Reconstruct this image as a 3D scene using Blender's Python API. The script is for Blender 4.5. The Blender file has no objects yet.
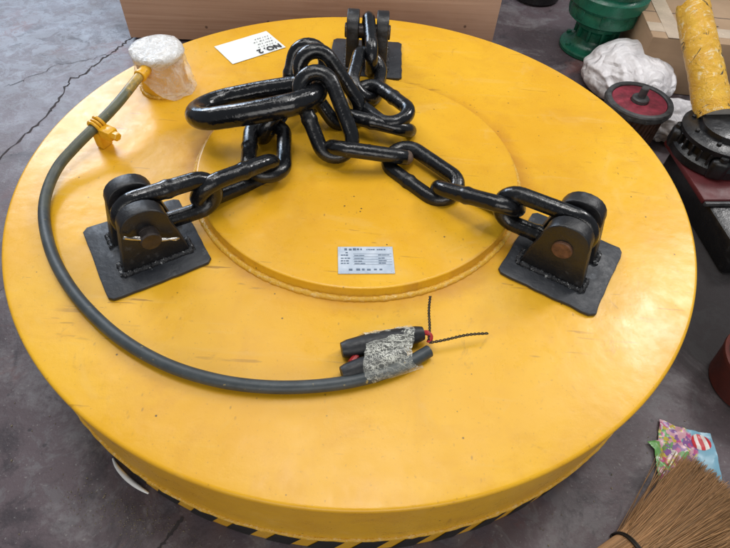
import bpy, bmesh, math, random
from mathutils import Vector, Matrix, noise
R = math.radians
C = bpy.context.scene
col = C.collection
HT = 0.27                      # height of the magnet's top face above the floor

# ------------------------------------------------------------------ camera
camd = bpy.data.cameras.new('camera')
cam = bpy.data.objects.new('camera', camd); col.objects.link(cam)
camd.sensor_width = 36; camd.lens = 534.203 / 730 * 36; camd.clip_start = .01; camd.clip_end = 200
pitch, roll = .891384, .0720176
fw = Vector((0, math.cos(pitch), -math.sin(pitch))); rt = Vector((1, 0, 0)); up = rt.cross(fw)
r2 = rt * math.cos(roll) + up * math.sin(roll); u2 = -rt * math.sin(roll) + up * math.cos(roll)
CAM = Vector((.0347242, -1.0293746, .870094 + HT))
cam.matrix_world = Matrix(((r2.x, u2.x, -fw.x, CAM.x), (r2.y, u2.y, -fw.y, CAM.y), (r2.z, u2.z, -fw.z, CAM.z), (0, 0, 0, 1)))
C.camera = cam

# ------------------------------------------------------------------ light
w = bpy.data.worlds.new('World'); C.world = w; w.use_nodes = True
bg = w.node_tree.nodes['Background']; bg.inputs[0].default_value = (.86, .92, 1, 1); bg.inputs[1].default_value = .24
def area(name, loc, target, sx, sy, power, color):
    l = bpy.data.lights.new(name, 'AREA'); l.shape = 'RECTANGLE'; l.size = sx; l.size_y = sy; l.energy = power; l.color = color
    o = bpy.data.objects.new(name, l); col.objects.link(o); o.location = loc
    o.rotation_euler = (Vector(target) - Vector(loc)).to_track_quat('-Z', 'Y').to_euler()
    return o
for xl in (-1.2, -.4, .4, 1.2):
    area('ceiling_light_panel', (xl, .60, 3.2), (xl * .3, .1, .2), .32, 3.2, 19.5, (1, .985, .96))
area('front_doorway_daylight', (.3, -4.6, 2.3), (0, -.2, .2), 4.5, 2.2, 92, (1, .97, .93))
area('doorway_daylight', (-3.9, 5.0, 2.3), (-1.0, .8, 0), 2.8, 2.0, 130, (.58, .76, 1))
area('side_window_daylight', (-2.75, 2.95, 2.5), (-.68, .10, .27), 1.3, 1.0, 52, (.95, .96, 1))
area('window_daylight', (2.30, 1.30, 2.52), (.66, -.38, .27), .6, .85, 34, (1, .98, .97))
C.view_settings.view_transform = 'Standard'; C.view_settings.look = 'None'
C.view_settings.exposure = 0; C.view_settings.gamma = 1

# ------------------------------------------------------------------ material helpers
class NT:
    def __init__(s, name):
        s.m = bpy.data.materials.new(name); s.m.use_nodes = True; s.t = s.m.node_tree
        s.b = s.t.nodes['Principled BSDF']; s.tc = s.t.nodes.new('ShaderNodeTexCoord')
    def n(s, typ, **k):
        x = s.t.nodes.new(typ)
        for a, b in k.items(): setattr(x, a, b)
        return x
    def l(s, a, b): s.t.links.new(a, b)
    def noise(s, scale, detail=4, rough=.55, vec=None, dist=0):
        x = s.n('ShaderNodeTexNoise'); x.inputs['Scale'].default_value = scale; x.inputs['Detail'].default_value = detail
        x.inputs['Roughness'].default_value = rough; x.inputs['Distortion'].default_value = dist
        s.l(vec or s.tc.outputs['Object'], x.inputs['Vector']); return x.outputs['Fac']
    def vor(s, scale, vec=None, out='Distance', rnd=1):
        x = s.n('ShaderNodeTexVoronoi'); x.inputs['Scale'].default_value = scale; x.inputs['Randomness'].default_value = rnd
        s.l(vec or s.tc.outputs['Object'], x.inputs['Vector']); return x.outputs[out]
    def mapping(s, scale=(1, 1, 1), rot=(0, 0, 0), loc=(0, 0, 0)):
        x = s.n('ShaderNodeMapping'); x.inputs['Scale'].default_value = scale; x.inputs['Rotation'].default_value = rot; x.inputs['Location'].default_value = loc
        s.l(s.tc.outputs['Object'], x.inputs['Vector']); return x.outputs[0]
    def ramp(s, fac, a, b, lo=0., hi=1.):
        x = s.n('ShaderNodeMapRange'); x.inputs[1].default_value = a; x.inputs[2].default_value = b
        x.inputs[3].default_value = lo; x.inputs[4].default_value = hi; s.l(fac, x.inputs[0]); return x.outputs[0]
    def mix(s, fac, a, b):
        x = s.n('ShaderNodeMix', data_type='RGBA')
        if isinstance(fac, (int, float)): x.inputs['Factor'].default_value = fac
        else: s.l(fac, x.inputs['Factor'])
        for i, v in ((6, a), (7, b)):
            if isinstance(v, tuple): x.inputs[i].default_value = (*v, 1)
            else: s.l(v, x.inputs[i])
        return x.outputs[2]
    def math(s, op, a, b=None):
        x = s.n('ShaderNodeMath', operation=op)
        for i, v in enumerate((a, b)):
            if v is None: continue
            if isinstance(v, (int, float)): x.inputs[i].default_value = v
            else: s.l(v, x.inputs[i])
        return x.outputs[0]
    def bump(s, h, strength=.3, dist=.004, prev=None):
        x = s.n('ShaderNodeBump'); x.inputs['Strength'].default_value = strength; x.inputs['Distance'].default_value = dist
        s.l(h, x.inputs['Height'])
        if prev: s.l(prev, x.inputs['Normal'])
        s.l(x.outputs[0], s.b.inputs['Normal']); return x.outputs[0]
    def set(s, **k):
        for a, v in k.items():
            i = s.b.inputs[a.replace('_', ' ')]
            if isinstance(v, tuple): i.default_value = (*v, 1) if len(v) == 3 else v
            elif isinstance(v, (int, float)): i.default_value = v
            else: s.l(v, i)
        return s.m

def mat_yellow(name='yellow_paint', side=False):
    t = NT(name)
    big = t.noise(2.6, 5, .6); fine = t.noise(38, 4, .6); mid = t.noise(9, 5, .65, dist=.6)
    c = t.mix(t.ramp(big, .35, .68), (.71, .36, .014), (.785, .435, .022))
    c = t.mix(t.ramp(mid, .50, .78, 0, .42), c, (.56, .25, .022))
    dust = t.noise(5.5, 8, .72, dist=1.0)
    c = t.mix(t.ramp(dust, .56, .80, 0, .4), c, (.74, .50, .17))
    st = t.noise(1, 6, .7, t.mapping((3, 34, 3), (0, 0, .5)))
    c = t.mix(t.ramp(st, .58, .78, 0, .28), c, (.78, .56, .22))
    sx = t.n('ShaderNodeSeparateXYZ'); t.l(t.tc.outputs['Object'], sx.inputs[0])
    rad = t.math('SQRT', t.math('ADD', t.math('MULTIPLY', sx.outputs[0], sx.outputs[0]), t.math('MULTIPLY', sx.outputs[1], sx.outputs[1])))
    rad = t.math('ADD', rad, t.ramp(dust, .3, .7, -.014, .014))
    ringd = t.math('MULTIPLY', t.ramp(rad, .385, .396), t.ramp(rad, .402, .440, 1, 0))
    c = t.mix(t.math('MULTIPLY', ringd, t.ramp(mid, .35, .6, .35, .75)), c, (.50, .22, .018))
    v = t.vor(36); m = t.noise(15, 2)
    spot = t.math('MULTIPLY', t.ramp(v, .055, .085, 1, 0), t.ramp(m, .53, .59))
    c = t.mix(spot, c, (.10, .055, .02))
    v2 = t.vor(70, t.mapping((1, .5, 1), (0, 0, .9))); m2 = t.noise(7, 3)
    c = t.mix(t.math('MULTIPLY', t.ramp(v2, .10, .16, .6, 0), t.ramp(m2, .56, .66)), c, (.30, .15, .03))
    def scratch(ang, sc, lo, hi, colr, amt, where):
        q = t.noise(1, 3, .6, t.mapping((sc * .09, sc, 1), (0, 0, ang), (ang * 3, 0, 0)), .35)
        return t.mix(t.math('MULTIPLY', t.ramp(q, lo, hi, 0, amt), t.ramp(where, .46, .60)), c, colr)
    c = scratch(.5, 60, .665, .69, (.34, .16, .02), .75, t.noise(4.3, 4))
    c = scratch(1.7, 90, .68, .70, (.30, .14, .02), .7, t.noise(5.1, 4))
    sm = t.noise(16, 9, .82, t.mapping((1, .7, 1), (0, 0, .3), (4, 3, 0)), 1.0)
    c = t.mix(t.math('MULTIPLY', t.ramp(sm, .58, .66, 0, .45), t.ramp(big, .45, .6)), c, (.36, .17, .025))
    sp3 = t.noise(170, 3, .6); c = t.mix(t.ramp(sp3, .64, .72, 0, .5), c, (.40, .19, .03))
    t.bump(fine, .16, .003, t.bump(t.noise(6, 3), .26, .012))
    rough = t.math('ADD', t.ramp(dust, .35, .75, .24, .42), t.ramp(fine, .3, .7, -.03, .05))
    return t.set(Base_Color=c, Roughness=rough, Specular_IOR_Level=.42)

def mat_simple(name, col_, rough=.5, metal=0., var=.25, vs=14, bump=.15, bs=60, bd=.002, spec=.5):
    t = NT(name); nz = t.noise(vs, 6, .65)
    dark = tuple(x * (1 - var) for x in col_); lite = tuple(min(1, x * (1 + var)) for x in col_)
    c = t.mix(t.ramp(nz, .3, .7), dark, lite)
    t.bump(t.noise(bs, 4, .6), bump, bd)
    return t.set(Base_Color=c, Roughness=t.ramp(t.noise(vs * 2.1, 4), .3, .7, max(.05, rough - .1), min(1, rough + .1)), Metallic=metal, Specular_IOR_Level=spec)

def mat_black(name='black_gloss_paint', rough=.20, worn=.25, base=(.0050, .0055, .0070), xend=None):
    t = NT(name)
    n1 = t.noise(22, 5, .65); n2 = t.noise(120, 3, .6)
    c = t.mix(t.ramp(n1, .62, .72, 0, worn), base, (.13, .14, .155))
    c = t.mix(t.ramp(n2, .70, .76, 0, worn), c, (.30, .31, .32))
    r = t.ramp(n1, .4, .75, max(.08, rough - .06), rough + .20)
    if xend is not None:
        sp = t.n('ShaderNodeSeparateXYZ'); t.l(t.tc.outputs['Object'], sp.inputs[0])
        e = t.ramp(t.math('ADD', sp.outputs[0], t.ramp(n1, .2, .8, -.006, .006)), xend, xend + .004)
        c = t.mix(e, c, t.mix(t.ramp(t.noise(60), .35, .65), (.07, .045, .032), (.22, .15, .11)))
        r = t.math('MAXIMUM', r, t.math('MULTIPLY', e, .5))
    t.bump(n2, .16, .002, t.bump(t.noise(45, 4), .42, .004))
    return t.set(Base_Color=c, Roughness=r, Specular_IOR_Level=.55)

M = {}
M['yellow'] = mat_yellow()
M['black'] = mat_black()
M['black_worn_end'] = mat_black('black_paint_worn_end', xend=.088)
M['ring'] = mat_black('black_ring_paint', rough=.15, worn=.10)
M['lug'] = mat_black('black_lug_paint', rough=.42, worn=.35, base=(.008, .008, .0095))
M['plate'] = mat_black('black_plate_paint', rough=.50, worn=.75, base=(.018, .021, .027))
M['stripe'] = mat_simple('black_stripe_paint', (.014, .013, .012), .55, var=.4)
M['boot'] = mat_simple('black_boot_rubber', (.012, .013, .015), .5, var=.5, vs=60, bump=.5)
M['pin_steel'] = mat_simple('dark_steel', (.055, .045, .042), .42, .6, var=.4, vs=40)
M['pin_rust'] = mat_simple('rusty_steel', (.13, .062, .034), .62, .25, var=.5, vs=60)
M['wire_steel'] = mat_simple('bright_steel', (.55, .53, .50), .32, 1, var=.2)
M['cable'] = None
def weld():
    t = NT('painted_weld'); n = t.noise(90, 4, .7); n2 = t.noise(14, 3)
    c = t.mix(t.ramp(n, .52, .75, 0, .75), (.74, .41, .035), (.86, .68, .36))
    t.bump(n, .8, .006)
    return t.set(Base_Color=c, Roughness=t.ramp(n2, .3, .7, .25, .45))
M['weld'] = weld()
def weld2():
    t = NT('black_weld'); n = t.noise(120, 4, .7)
    c = t.mix(t.ramp(n, .60, .66, 0, .8), (.016, .017, .020), (.50, .51, .51))
    t.bump(n, .8, .006); return t.set(Base_Color=c, Roughness=.4)
M['weld_black'] = weld2()
def cable():
    t = NT('cable_rubber'); sp = t.n('ShaderNodeSeparateXYZ'); t.l(t.tc.outputs['Object'], sp.inputs[0])
    n = t.noise(26, 5, .7)
    yy = t.math('ADD', t.math('SUBTRACT', sp.outputs[1], .45), t.ramp(n, .3, .7, -.12, .12))
    c = t.mix(t.ramp(n, .3, .7), (.026, .034, .039), (.062, .074, .079))
    c = t.mix(t.ramp(yy, -.26, .08, 0, .75), c, (.115, .120, .058))
    c = t.mix(t.ramp(yy, .12, .24, 0, .85), c, (.55, .34, .05))
    c = t.mix(t.ramp(t.noise(70, 4), .68, .74, 0, .6), c, (.62, .45, .12))
    t.bump(t.noise(80, 3), .15, .002)
    return t.set(Base_Color=c, Roughness=.45)
M['cable'] = cable()
def floor_mat():
    t = NT('stained_concrete')
    a = t.noise(1.3, 6, .62, dist=.4); b = t.noise(5.2, 8, .7, dist=.5); g0 = t.noise(48, 6, .8); c3 = t.noise(22, 6, .7); f = t.noise(130, 3, .6)
    c = t.mix(t.ramp(a, .35, .68), (.078, .056, .063), (.124, .094, .106))
    c = t.mix(t.math('MULTIPLY', t.ramp(b, .53, .60, 0, .8), t.ramp(g0, .40, .56, .25, 1)), c, (.185, .170, .178))
    g2 = t.noise(11, 9, .78, t.mapping(loc=(2, 9, 0)), 1.2)
    c = t.mix(t.math('MULTIPLY', t.ramp(g2, .52, .57), t.ramp(a, .38, .6, .15, .75)), c, (.150, .143, .152))
    g3 = t.noise(7, 9, .75, t.mapping(loc=(-6, 1, 0)), 1.5)
    c = t.mix(t.ramp(g3, .60, .66, 0, .65), c, (.045, .036, .042))
    c = t.mix(t.ramp(c3, .60, .74, 0, .55), c, (.19, .185, .19))
    d = t.noise(3.4, 7, .72, t.mapping(loc=(5, 2, 0)), .8)
    c = t.mix(t.ramp(d, .54, .64, 0, .8), c, (.034, .026, .032))
    e = t.noise(2.2, 6, .7, t.mapping(loc=(-3, 7, 0)), .6)
    c = t.mix(t.ramp(e, .57, .68, 0, .7), c, (.17, .060, .050))
    c = t.mix(t.ramp(f, .64, .70, 0, .55), c, (.27, .26, .25))
    v = t.vor(34); mk = t.noise(4.0, 3)
    c = t.mix(t.math('MULTIPLY', t.ramp(v, .10, .18, .8, 0), t.ramp(mk, .52, .62)), c, (.03, .025, .03))
    # shade beside the machinery painted dark on the right; scuffed pale patch on the left
    def patch(cx, cy, r0, r1):
        m = t.mapping(loc=(-cx, -cy, 0)); sp = t.n('ShaderNodeSeparateXYZ'); t.l(m, sp.inputs[0])
        q = t.math('SQRT', t.math('ADD', t.math('MULTIPLY', sp.outputs[0], sp.outputs[0]), t.math('MULTIPLY', sp.outputs[1], sp.outputs[1])))
        return t.ramp(t.math('ADD', q, t.ramp(b, .3, .7, -.08, .08)), r0, r1, 1, 0)
    c = t.mix(t.math('MULTIPLY', patch(1.12, -.05, .36, .56), .88), c, (.013, .012, .012))
    c = t.mix(t.math('MULTIPLY', patch(-1.45, 1.0, .35, .8), t.ramp(t.noise(15, 10, .8, dist=1.0), .47, .53, .0, .75)), c, (.20, .205, .235))
    t.bump(c3, .25, .006, t.bump(f, .25, .002))
    return t.set(Base_Color=c, Roughness=t.math('MAXIMUM', t.ramp(b, .3, .7, .40, .64), t.math('MULTIPLY', patch(1.12, -.05, .40, .60), .9)))
M['floor'] = floor_mat()
M['crack'] = mat_simple('crack_dirt', (.040, .034, .036), .95, var=.3)
def plywood():
    t = NT('brown_plywood')
    g = t.noise(1, 7, .65, t.mapping((1.0, 5, 44)), 1.4); b = t.noise(2.4, 5, .6)
    c = t.mix(t.ramp(g, .34, .66), (.50, .285, .18), (.66, .42, .28))
    c = t.mix(t.ramp(b, .45, .75, 0, .5), c, (.68, .45, .32))
    v = t.vor(9); c = t.mix(t.ramp(v, .04, .06, .7, 0), c, (.06, .03, .02))
    t.bump(g, .12, .002); return t.set(Base_Color=c, Roughness=.55)
M['plywood'] = plywood()
def card():
    t = NT('cardboard'); g = t.noise(1, 4, .6, t.mapping((3, 3, 60))); b = t.noise(5, 5, .6)
    c = t.mix(t.ramp(b, .3, .7), (.30, .195, .115), (.40, .27, .165)); c = t.mix(t.ramp(g, .5, .8, 0, .25), c, (.22, .14, .085))
    t.bump(b, .2, .006); return t.set(Base_Color=c, Roughness=.8)
M['cardboard'] = card()
M['tape'] = mat_simple('clear_parcel_tape', (.50, .40, .30), .22, var=.15, bump=.3)
M['green'] = mat_simple('green_enamel', (.010, .115, .068), .30, var=.35, vs=18, bump=.3, bs=40, bd=.004)
M['redpaint'] = mat_simple('red_primer', (.085, .011, .013), .50, var=.3)
M['crimson'] = mat_simple('crimson_enamel', (.20, .018, .034), .45, var=.5, vs=30)
M['rubber'] = mat_simple('grey_rim', (.045, .046, .048), .5, var=.6, vs=40)
M['copper'] = mat_simple('copper_windings', (.055, .026, .018), .55, .2, var=.5, vs=50)
M['oilblack'] = mat_black('oily_black_castings', rough=.36, worn=.14, base=(.006, .006, .007))
M['terracotta'] = mat_simple('red_brown_paint', (.105, .020, .014), .55, var=.35)
M['dirt'] = mat_simple('dirt_fill', (.05, .028, .018), .95, var=.4, vs=60)
M['rope'] = mat_simple('black_wire', (.012, .011, .010), .6)
M['redcore'] = mat_simple('red_core_insulation', (.35, .02, .02), .4)
M['ink'] = mat_simple('black_ink', (.02, .022, .026), .6, bump=0)
M['paper'] = mat_simple('white_paper', (.78, .80, .78), .6, var=.04, vs=10, bump=.05)
M['grit'] = mat_simple('yellow_grit', (.17, .145, .10), .9, var=.6, vs=300)
def alu():
    t = NT('aluminium_plate'); n = t.noise(30, 4, .6)
    c = t.mix(t.ramp(n, .3, .7), (.42, .50, .60), (.66, .72, .80)); t.bump(n, .1, .002)
    return t.set(Base_Color=c, Roughness=.34, Metallic=.35)
M['alu'] = alu()
M['alu_ink'] = mat_simple('blue_grey_print', (.10, .14, .20), .5, bump=0)
def film(name, colr, alpha_lo, alpha_hi, scale=26):
    t = NT(name); n = t.noise(scale, 5, .65, dist=1.4); v = t.vor(scale * 1.3)
    t.bump(n, .7, .012, t.bump(v, .5, .008))
    c = t.mix(t.ramp(n, .35, .65), tuple(x * .8 for x in colr), colr)
    return t.set(Base_Color=c, Roughness=.12, Alpha=t.ramp(n, .38, .62, alpha_lo, alpha_hi), Specular_IOR_Level=.6)
M['film_top'] = film('crumpled_white_film', (.80, .78, .75), 1, 1, 40)
M['film'] = film('clear_stretch_film', (.86, .83, .78), .22, .70, 15)
def tapewrap():
    t = NT('clear_tape_wrap'); n = t.noise(34, 5, .7, t.mapping((1, 2.4, 1), (0, 0, .35)), .8); n2 = t.noise(90, 4, .7, None, .6)
    r1 = t.ramp(t.math('ABSOLUTE', t.math('SUBTRACT', n, .5)), .006, .028, 1, 0); r2 = t.ramp(t.math('ABSOLUTE', t.math('SUBTRACT', n2, .52)), .01, .035, .8, 0)  # glints on the tape folds painted as thin opaque white ridges
    a = t.math('MAXIMUM', t.math('MULTIPLY', t.math('MAXIMUM', r1, r2), t.ramp(t.noise(22, 2), .38, .6, .35, .95)), .10)
    t.bump(n, .35, .004)
    return t.set(Base_Color=(.80, .80, .70), Roughness=.10, Alpha=a, Specular_IOR_Level=.8)
M['tapewrap'] = tapewrap()
def sack():
    t = NT('white_woven_plastic'); n = t.noise(9, 6, .65, dist=1.2); v = t.vor(16)
    e_ = t.n('ShaderNodeTexVoronoi', feature='DISTANCE_TO_EDGE'); e_.inputs['Scale'].default_value = 15; mm = t.n('ShaderNodeVectorMath', operation='MULTIPLY_ADD'); nz = t.n('ShaderNodeTexNoise'); nz.inputs['Scale'].default_value = 9; t.l(t.tc.outputs['Object'], nz.inputs['Vector']); t.l(nz.outputs['Color'], mm.inputs[0]); mm.inputs[1].default_value = (.14, .14, .14); t.l(t.tc.outputs['Object'], mm.inputs[2]); t.l(mm.outputs[0], e_.inputs['Vector'])
    t.bump(t.ramp(e_.outputs['Distance'], 0, .35), .5, .012, t.bump(n, .35, .012, t.bump(t.noise(4, 3, dist=2), .5, .03))); c = t.mix(t.ramp(n, .3, .7), (.60, .58, .60), (.82, .80, .81))
    s = t.vor(60); c = t.mix(t.math('MULTIPLY', t.ramp(s, .1, .16, .8, 0), t.ramp(t.noise(8), .55, .62)), c, (.12, .11, .12))
    return t.set(Base_Color=c, Roughness=.42)
M['sack'] = sack()
M['sack_inner'] = mat_simple('grey_paper_core', (.42, .40, .37), .8)
def yellowtape():
    t = NT('yellow_tape_wrap'); n = t.noise(18, 5, .65, dist=1.0); w_ = t.noise(1, 5, .7, t.mapping((10, 10, 40)))
    c = t.mix(t.ramp(n, .3, .7), (.66, .33, .015), (.80, .47, .035))
    c = t.mix(t.ramp(t.noise(24, 7, .8, dist=2), .55, .62, 0, .85), c, (.86, .76, .50))
    c = t.mix(t.ramp(t.noise(1, 5, .7, t.mapping((30, 30, 12)), 1.0), .61, .64), c, (.03, .025, .02))
    t.bump(t.noise(34, 6, .7, dist=2.2), .8, .010); return t.set(Base_Color=c, Roughness=.28)
M['yellowtape'] = yellowtape()
def straw():
    t = NT('broom_straw'); a = t.n('ShaderNodeVertexColor'); a.layer_name = 'tone'
    return t.set(Base_Color=a.outputs[0], Roughness=.55)
M['straw'] = straw()
def wrapper():
    t = NT('printed_wrapper')
    sp = t.n('ShaderNodeSeparateXYZ'); t.l(t.tc.outputs['Object'], sp.inputs[0])
    vc = t.n('ShaderNodeTexVoronoi'); vc.inputs['Scale'].default_value = 85; nn = t.n('ShaderNodeTexNoise'); nn.inputs['Scale'].default_value = 60; t.l(t.tc.outputs['Object'], nn.inputs['Vector']); vm = t.n('ShaderNodeVectorMath', operation='MULTIPLY_ADD'); t.l(nn.outputs['Color'], vm.inputs[0]); vm.inputs[1].default_value = (.03, .03, .03); t.l(t.tc.outputs['Object'], vm.inputs[2]); t.l(vm.outputs[0], vc.inputs['Vector'])
    hs = t.n('ShaderNodeValToRGB'); t.l(vc.outputs['Color'], hs.inputs[0])
    cr = hs.color_ramp; cr.interpolation = 'CONSTANT'
    pal = [(0, (.45, .08, .22)), (.2, (.50, .40, .06)), (.36, (.12, .32, .09)), (.5, (.55, .30, .36)), (.62, (.22, .10, .28)), (.74, (.55, .50, .45)), (.86, (.10, .30, .30)), (.94, (.45, .07, .08))]
    while len(cr.elements) < len(pal): cr.elements.new(.99)
    for e, (p_, c_) in zip(cr.elements, pal): e.position = p_; e.color = (*c_, 1)
    n = t.noise(16, 3)
    ex = t.math('ADD', sp.outputs[0], t.ramp(n, .3, .7, -.018, .018))
    c = t.mix(t.ramp(ex, .028, .034), hs.outputs[0], (.20, .40, .52))
    ey = t.math('ADD', sp.outputs[0], t.math('MULTIPLY', sp.outputs[1], -.35))
    c = t.mix(t.ramp(t.math('ADD', ey, t.ramp(n, .3, .7, -.01, .01)), -.058, -.052, 1, 0), c, (.12, .33, .08))
    return t.set(Base_Color=c, Roughness=.3)
M['wrapper'] = wrapper()
M['wrap_red'] = mat_simple('red_print', (.55, .03, .04), .35, bump=0)
M['wrap_white'] = mat_simple('white_print', (.72, .66, .62), .35, bump=0)
M['plastic_white'] = mat_simple('white_plastic', (.80, .80, .78), .4, var=.08)
M['paleblue'] = mat_simple('pale_blue_plastic', (.32, .42, .55), .4, var=.1)

# ------------------------------------------------------------------ mesh helpers
def tag(o, label=None, cat=None, group=None, kind=None):
    if label: o['label'] = label
    if cat: o['category'] = cat
    if group: o['group'] = group
    if kind: o['kind'] = kind
    return o
def thing(name, loc, label, cat, group=None):
    o = bpy.data.objects.new(name, None); col.objects.link(o); o.location = loc; o.empty_display_size = .05
    return tag(o, label, cat, group)
ORG = {}
def wloc(o):
    v = Vector((0, 0, 0))
    while o: v += o.location; o = o.parent
    return v
def build(name, bm, mat, parent=None, smooth=30, local=False, org=None):
    """links a bmesh as ONE object; vertices come in world space unless local"""
    me = bpy.data.meshes.new(name); 
    o = bpy.data.objects.new(name, me); col.objects.link(o)
    off = Vector((0, 0, 0))
    if not local:
        base = wloc(parent) if parent else Vector((0, 0, 0))
        org = Vector(org) if org is not None else base
        bmesh.ops.translate(bm, verts=bm.verts, vec=-org); off = org - base
    bmesh.ops.recalc_face_normals(bm, faces=bm.faces)
    bm.to_mesh(me); bm.free()
    me.materials.append(mat)
    if smooth:
        for p in me.polygons: p.use_smooth = True
        me.set_sharp_from_angle(angle=R(smooth))
    if parent: o.parent = parent
    o.location = off
    return o
def tube_into(bm, pts, rad, n=10, closed=False, cap=True, wob=0, rng=random):
    pts = [Vector(p) for p in pts]; N = len(pts)
    rads = rad if isinstance(rad, (list, tuple)) else [rad] * N
    tang = []
    for i in range(N):
        a = pts[(i - 1) % N] if closed or i > 0 else pts[i]; b = pts[(i + 1) % N] if closed or i < N - 1 else pts[i]
        tang.append((b - a).normalized())
    ref = Vector((0, 0, 1)) if abs(tang[0].z) < .9 else Vector((1, 0, 0))
    nrm = (ref - tang[0] * ref.dot(tang[0])).normalized(); rings = []
    for i in range(N):
        nrm = (nrm - tang[i] * nrm.dot(tang[i])).normalized(); bn = tang[i].cross(nrm)
        ring = []
        for k in range(n):
            a = 2 * math.pi * k / n; rr = rads[i] * (1 + (rng.uniform(-wob, wob) if wob else 0))
            ring.append(bm.verts.new(pts[i] + (nrm * math.cos(a) + bn * math.sin(a)) * rr))
        rings.append(ring)
    for i in range(N if closed else N - 1):
        A = rings[i]; B = rings[(i + 1) % N]
        s = 0
        if closed and i == N - 1:      # match the twist of the closing ring
            s = min(range(n), key=lambda q: (A[0].co - B[q].co).length)
        for k in range(n): bm.faces.new((A[k], A[(k + 1) % n], B[(k + 1 + s) % n], B[(k + s) % n]))
    if cap and not closed: bm.faces.new(rings[0]); bm.faces.new(rings[-1])
def lathe_into(bm, prof, c=(0, 0, 0), n=64, axis=None, close=True):
    """prof: (radius, height) list"""
    c = Vector(c); rot = Matrix.Identity(3) if axis is None else Vector((0, 0, 1)).rotation_difference(Vector(axis)).to_matrix()
    rings = []
    for r, h in prof:
        if r < 1e-6: rings.append([bm.verts.new(c + rot @ Vector((0, 0, h)))])
        else: rings.append([bm.verts.new(c + rot @ Vector((r * math.cos(2 * math.pi * k / n), r * math.sin(2 * math.pi * k / n), h))) for k in range(n)])
    for A, B in zip(rings, rings[1:]):
        for k in range(n):
            f = [A[k % len(A)], A[(k + 1) % len(A)], B[(k + 1) % len(B)], B[k % len(B)]]
            f = list(dict.fromkeys(f))
            if len(f) > 2: bm.faces.new(f)
    if close:
        for r_ in (rings[0], rings[-1]):
            if len(r_) > 2: bm.faces.new(r_)
def box_into(bm, lo, hi, mtx=None, bev=0, seg=2):
    b2 = bmesh.new(); bmesh.ops.create_cube(b2, size=1)
    lo, hi = Vector(lo), Vector(hi)
    for v in b2.verts: v.co = Vector(((lo[i] + hi[i]) / 2 + v.co[i] * (hi[i] - lo[i]) for i in range(3)))
    if bev: bmesh.ops.bevel(b2, geom=list(b2.edges), offset=bev, segments=seg, affect='EDGES', profile=.5)
    if mtx is not None: bmesh.ops.transform(b2, matrix=mtx, verts=b2.verts)
    merge(bm, b2)
def merge(bm, b2):
    me = bpy.data.meshes.new('tmp'); b2.to_mesh(me); b2.free(); bm.from_mesh(me); bpy.data.meshes.remove(me)
def prism_into(bm, poly, h0, h1, mtx=None, bev=0, seg=2):
    """polygon in xy extruded in z"""
    b2 = bmesh.new()
    lo = [b2.verts.new((x, y, h0)) for x, y in poly]; hi = [b2.verts.new((x, y, h1)) for x, y in poly]
    b2.faces.new(lo[::-1]); b2.faces.new(hi); n = len(poly)
    for i in range(n): b2.faces.new((lo[i], lo[(i + 1) % n], hi[(i + 1) % n], hi[i]))
    if bev:
        bmesh.ops.recalc_face_normals(b2, faces=b2.faces)
        es = [e for e in b2.edges if e.calc_face_angle(0) > R(50)]
        bmesh.ops.bevel(b2, geom=es, offset=bev, segments=seg, affect='EDGES', profile=.5)
    if mtx is not None: bmesh.ops.transform(b2, matrix=mtx, verts=b2.verts)
    merge(bm, b2)
def spline(pts, sub=8, closed=False):
    P = [Vector(p) for p in pts]; out = []; N = len(P)
    for i in range(N if closed else N - 1):
        g = (lambda k: P[k % N]) if closed else (lambda k: P[max(0, min(N - 1, k))])
        a, b, c, d = g(i - 1), g(i), g(i + 1), g(i + 2)
        for s in range(sub):
            t = s / sub
            out.append(.5 * ((2 * b) + (c - a) * t + (2 * a - 5 * b + 4 * c - d) * t * t + (3 * b - a - 3 * c + d) * t ** 3))
    if not closed: out.append(P[-1])
    return out
def text_mesh(body, size, mtx, thick=.0004, bold=0):
    cu = bpy.data.curves.new('t', 'FONT'); cu.body = body; cu.size = size; cu.extrude = thick; cu.align_x = 'CENTER'; cu.align_y = 'CENTER'; cu.offset = bold
    o = bpy.data.objects.new('t', cu); col.objects.link(o)
    bpy.context.view_layer.update()
    me = bpy.data.meshes.new_from_object(o.evaluated_get(bpy.context.evaluated_depsgraph_get()))
    bpy.data.objects.remove(o); bpy.data.curves.remove(cu)
    b2 = bmesh.new(); b2.from_mesh(me); bpy.data.meshes.remove(me)
    bmesh.ops.transform(b2, matrix=mtx, verts=b2.verts); return b2

# ------------------------------------------------------------------ setting
bm = bmesh.new(); bmesh.ops.create_grid(bm, x_segments=2, y_segments=2, size=12)
bmesh.ops.translate(bm, verts=bm.verts, vec=(0, 4, 0))
tag(build('floor', bm, M['floor'], smooth=0), kind='structure')
rng = random.Random(4)
def crack(pts, wd):
    bm = bmesh.new(); P = []
    for a, b in zip(pts, pts[1:]):
        for s in range(14):
            t = s / 14; P.append((a[0] + (b[0] - a[0]) * t + rng.gauss(0, min(.006, .03 * math.dist(a, b))), a[1] + (b[1] - a[1]) * t + rng.gauss(0, min(.006, .03 * math.dist(a, b)))))
    L, Rr = [], []
    for i, (x, y) in enumerate(P):
        q = P[min(i + 1, len(P) - 1)]; pr = P[max(i - 1, 0)]; d = Vector((q[0] - pr[0], q[1] - pr[1])).normalized()
        ww = wd * rng.uniform(.25, 1.3) * (.4 if i in (0, len(P) - 1) else 1)
        L.append(bm.verts.new((x - d.y * ww, y + d.x * ww, .0012))); Rr.append(bm.verts.new((x + d.y * ww, y - d.x * ww, .0012)))
    for i in range(len(P) - 1): bm.faces.new((L[i], L[i + 1], Rr[i + 1], Rr[i]))
    tag(build('floor_crack', bm, M['crack'], smooth=0), kind='structure')
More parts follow.
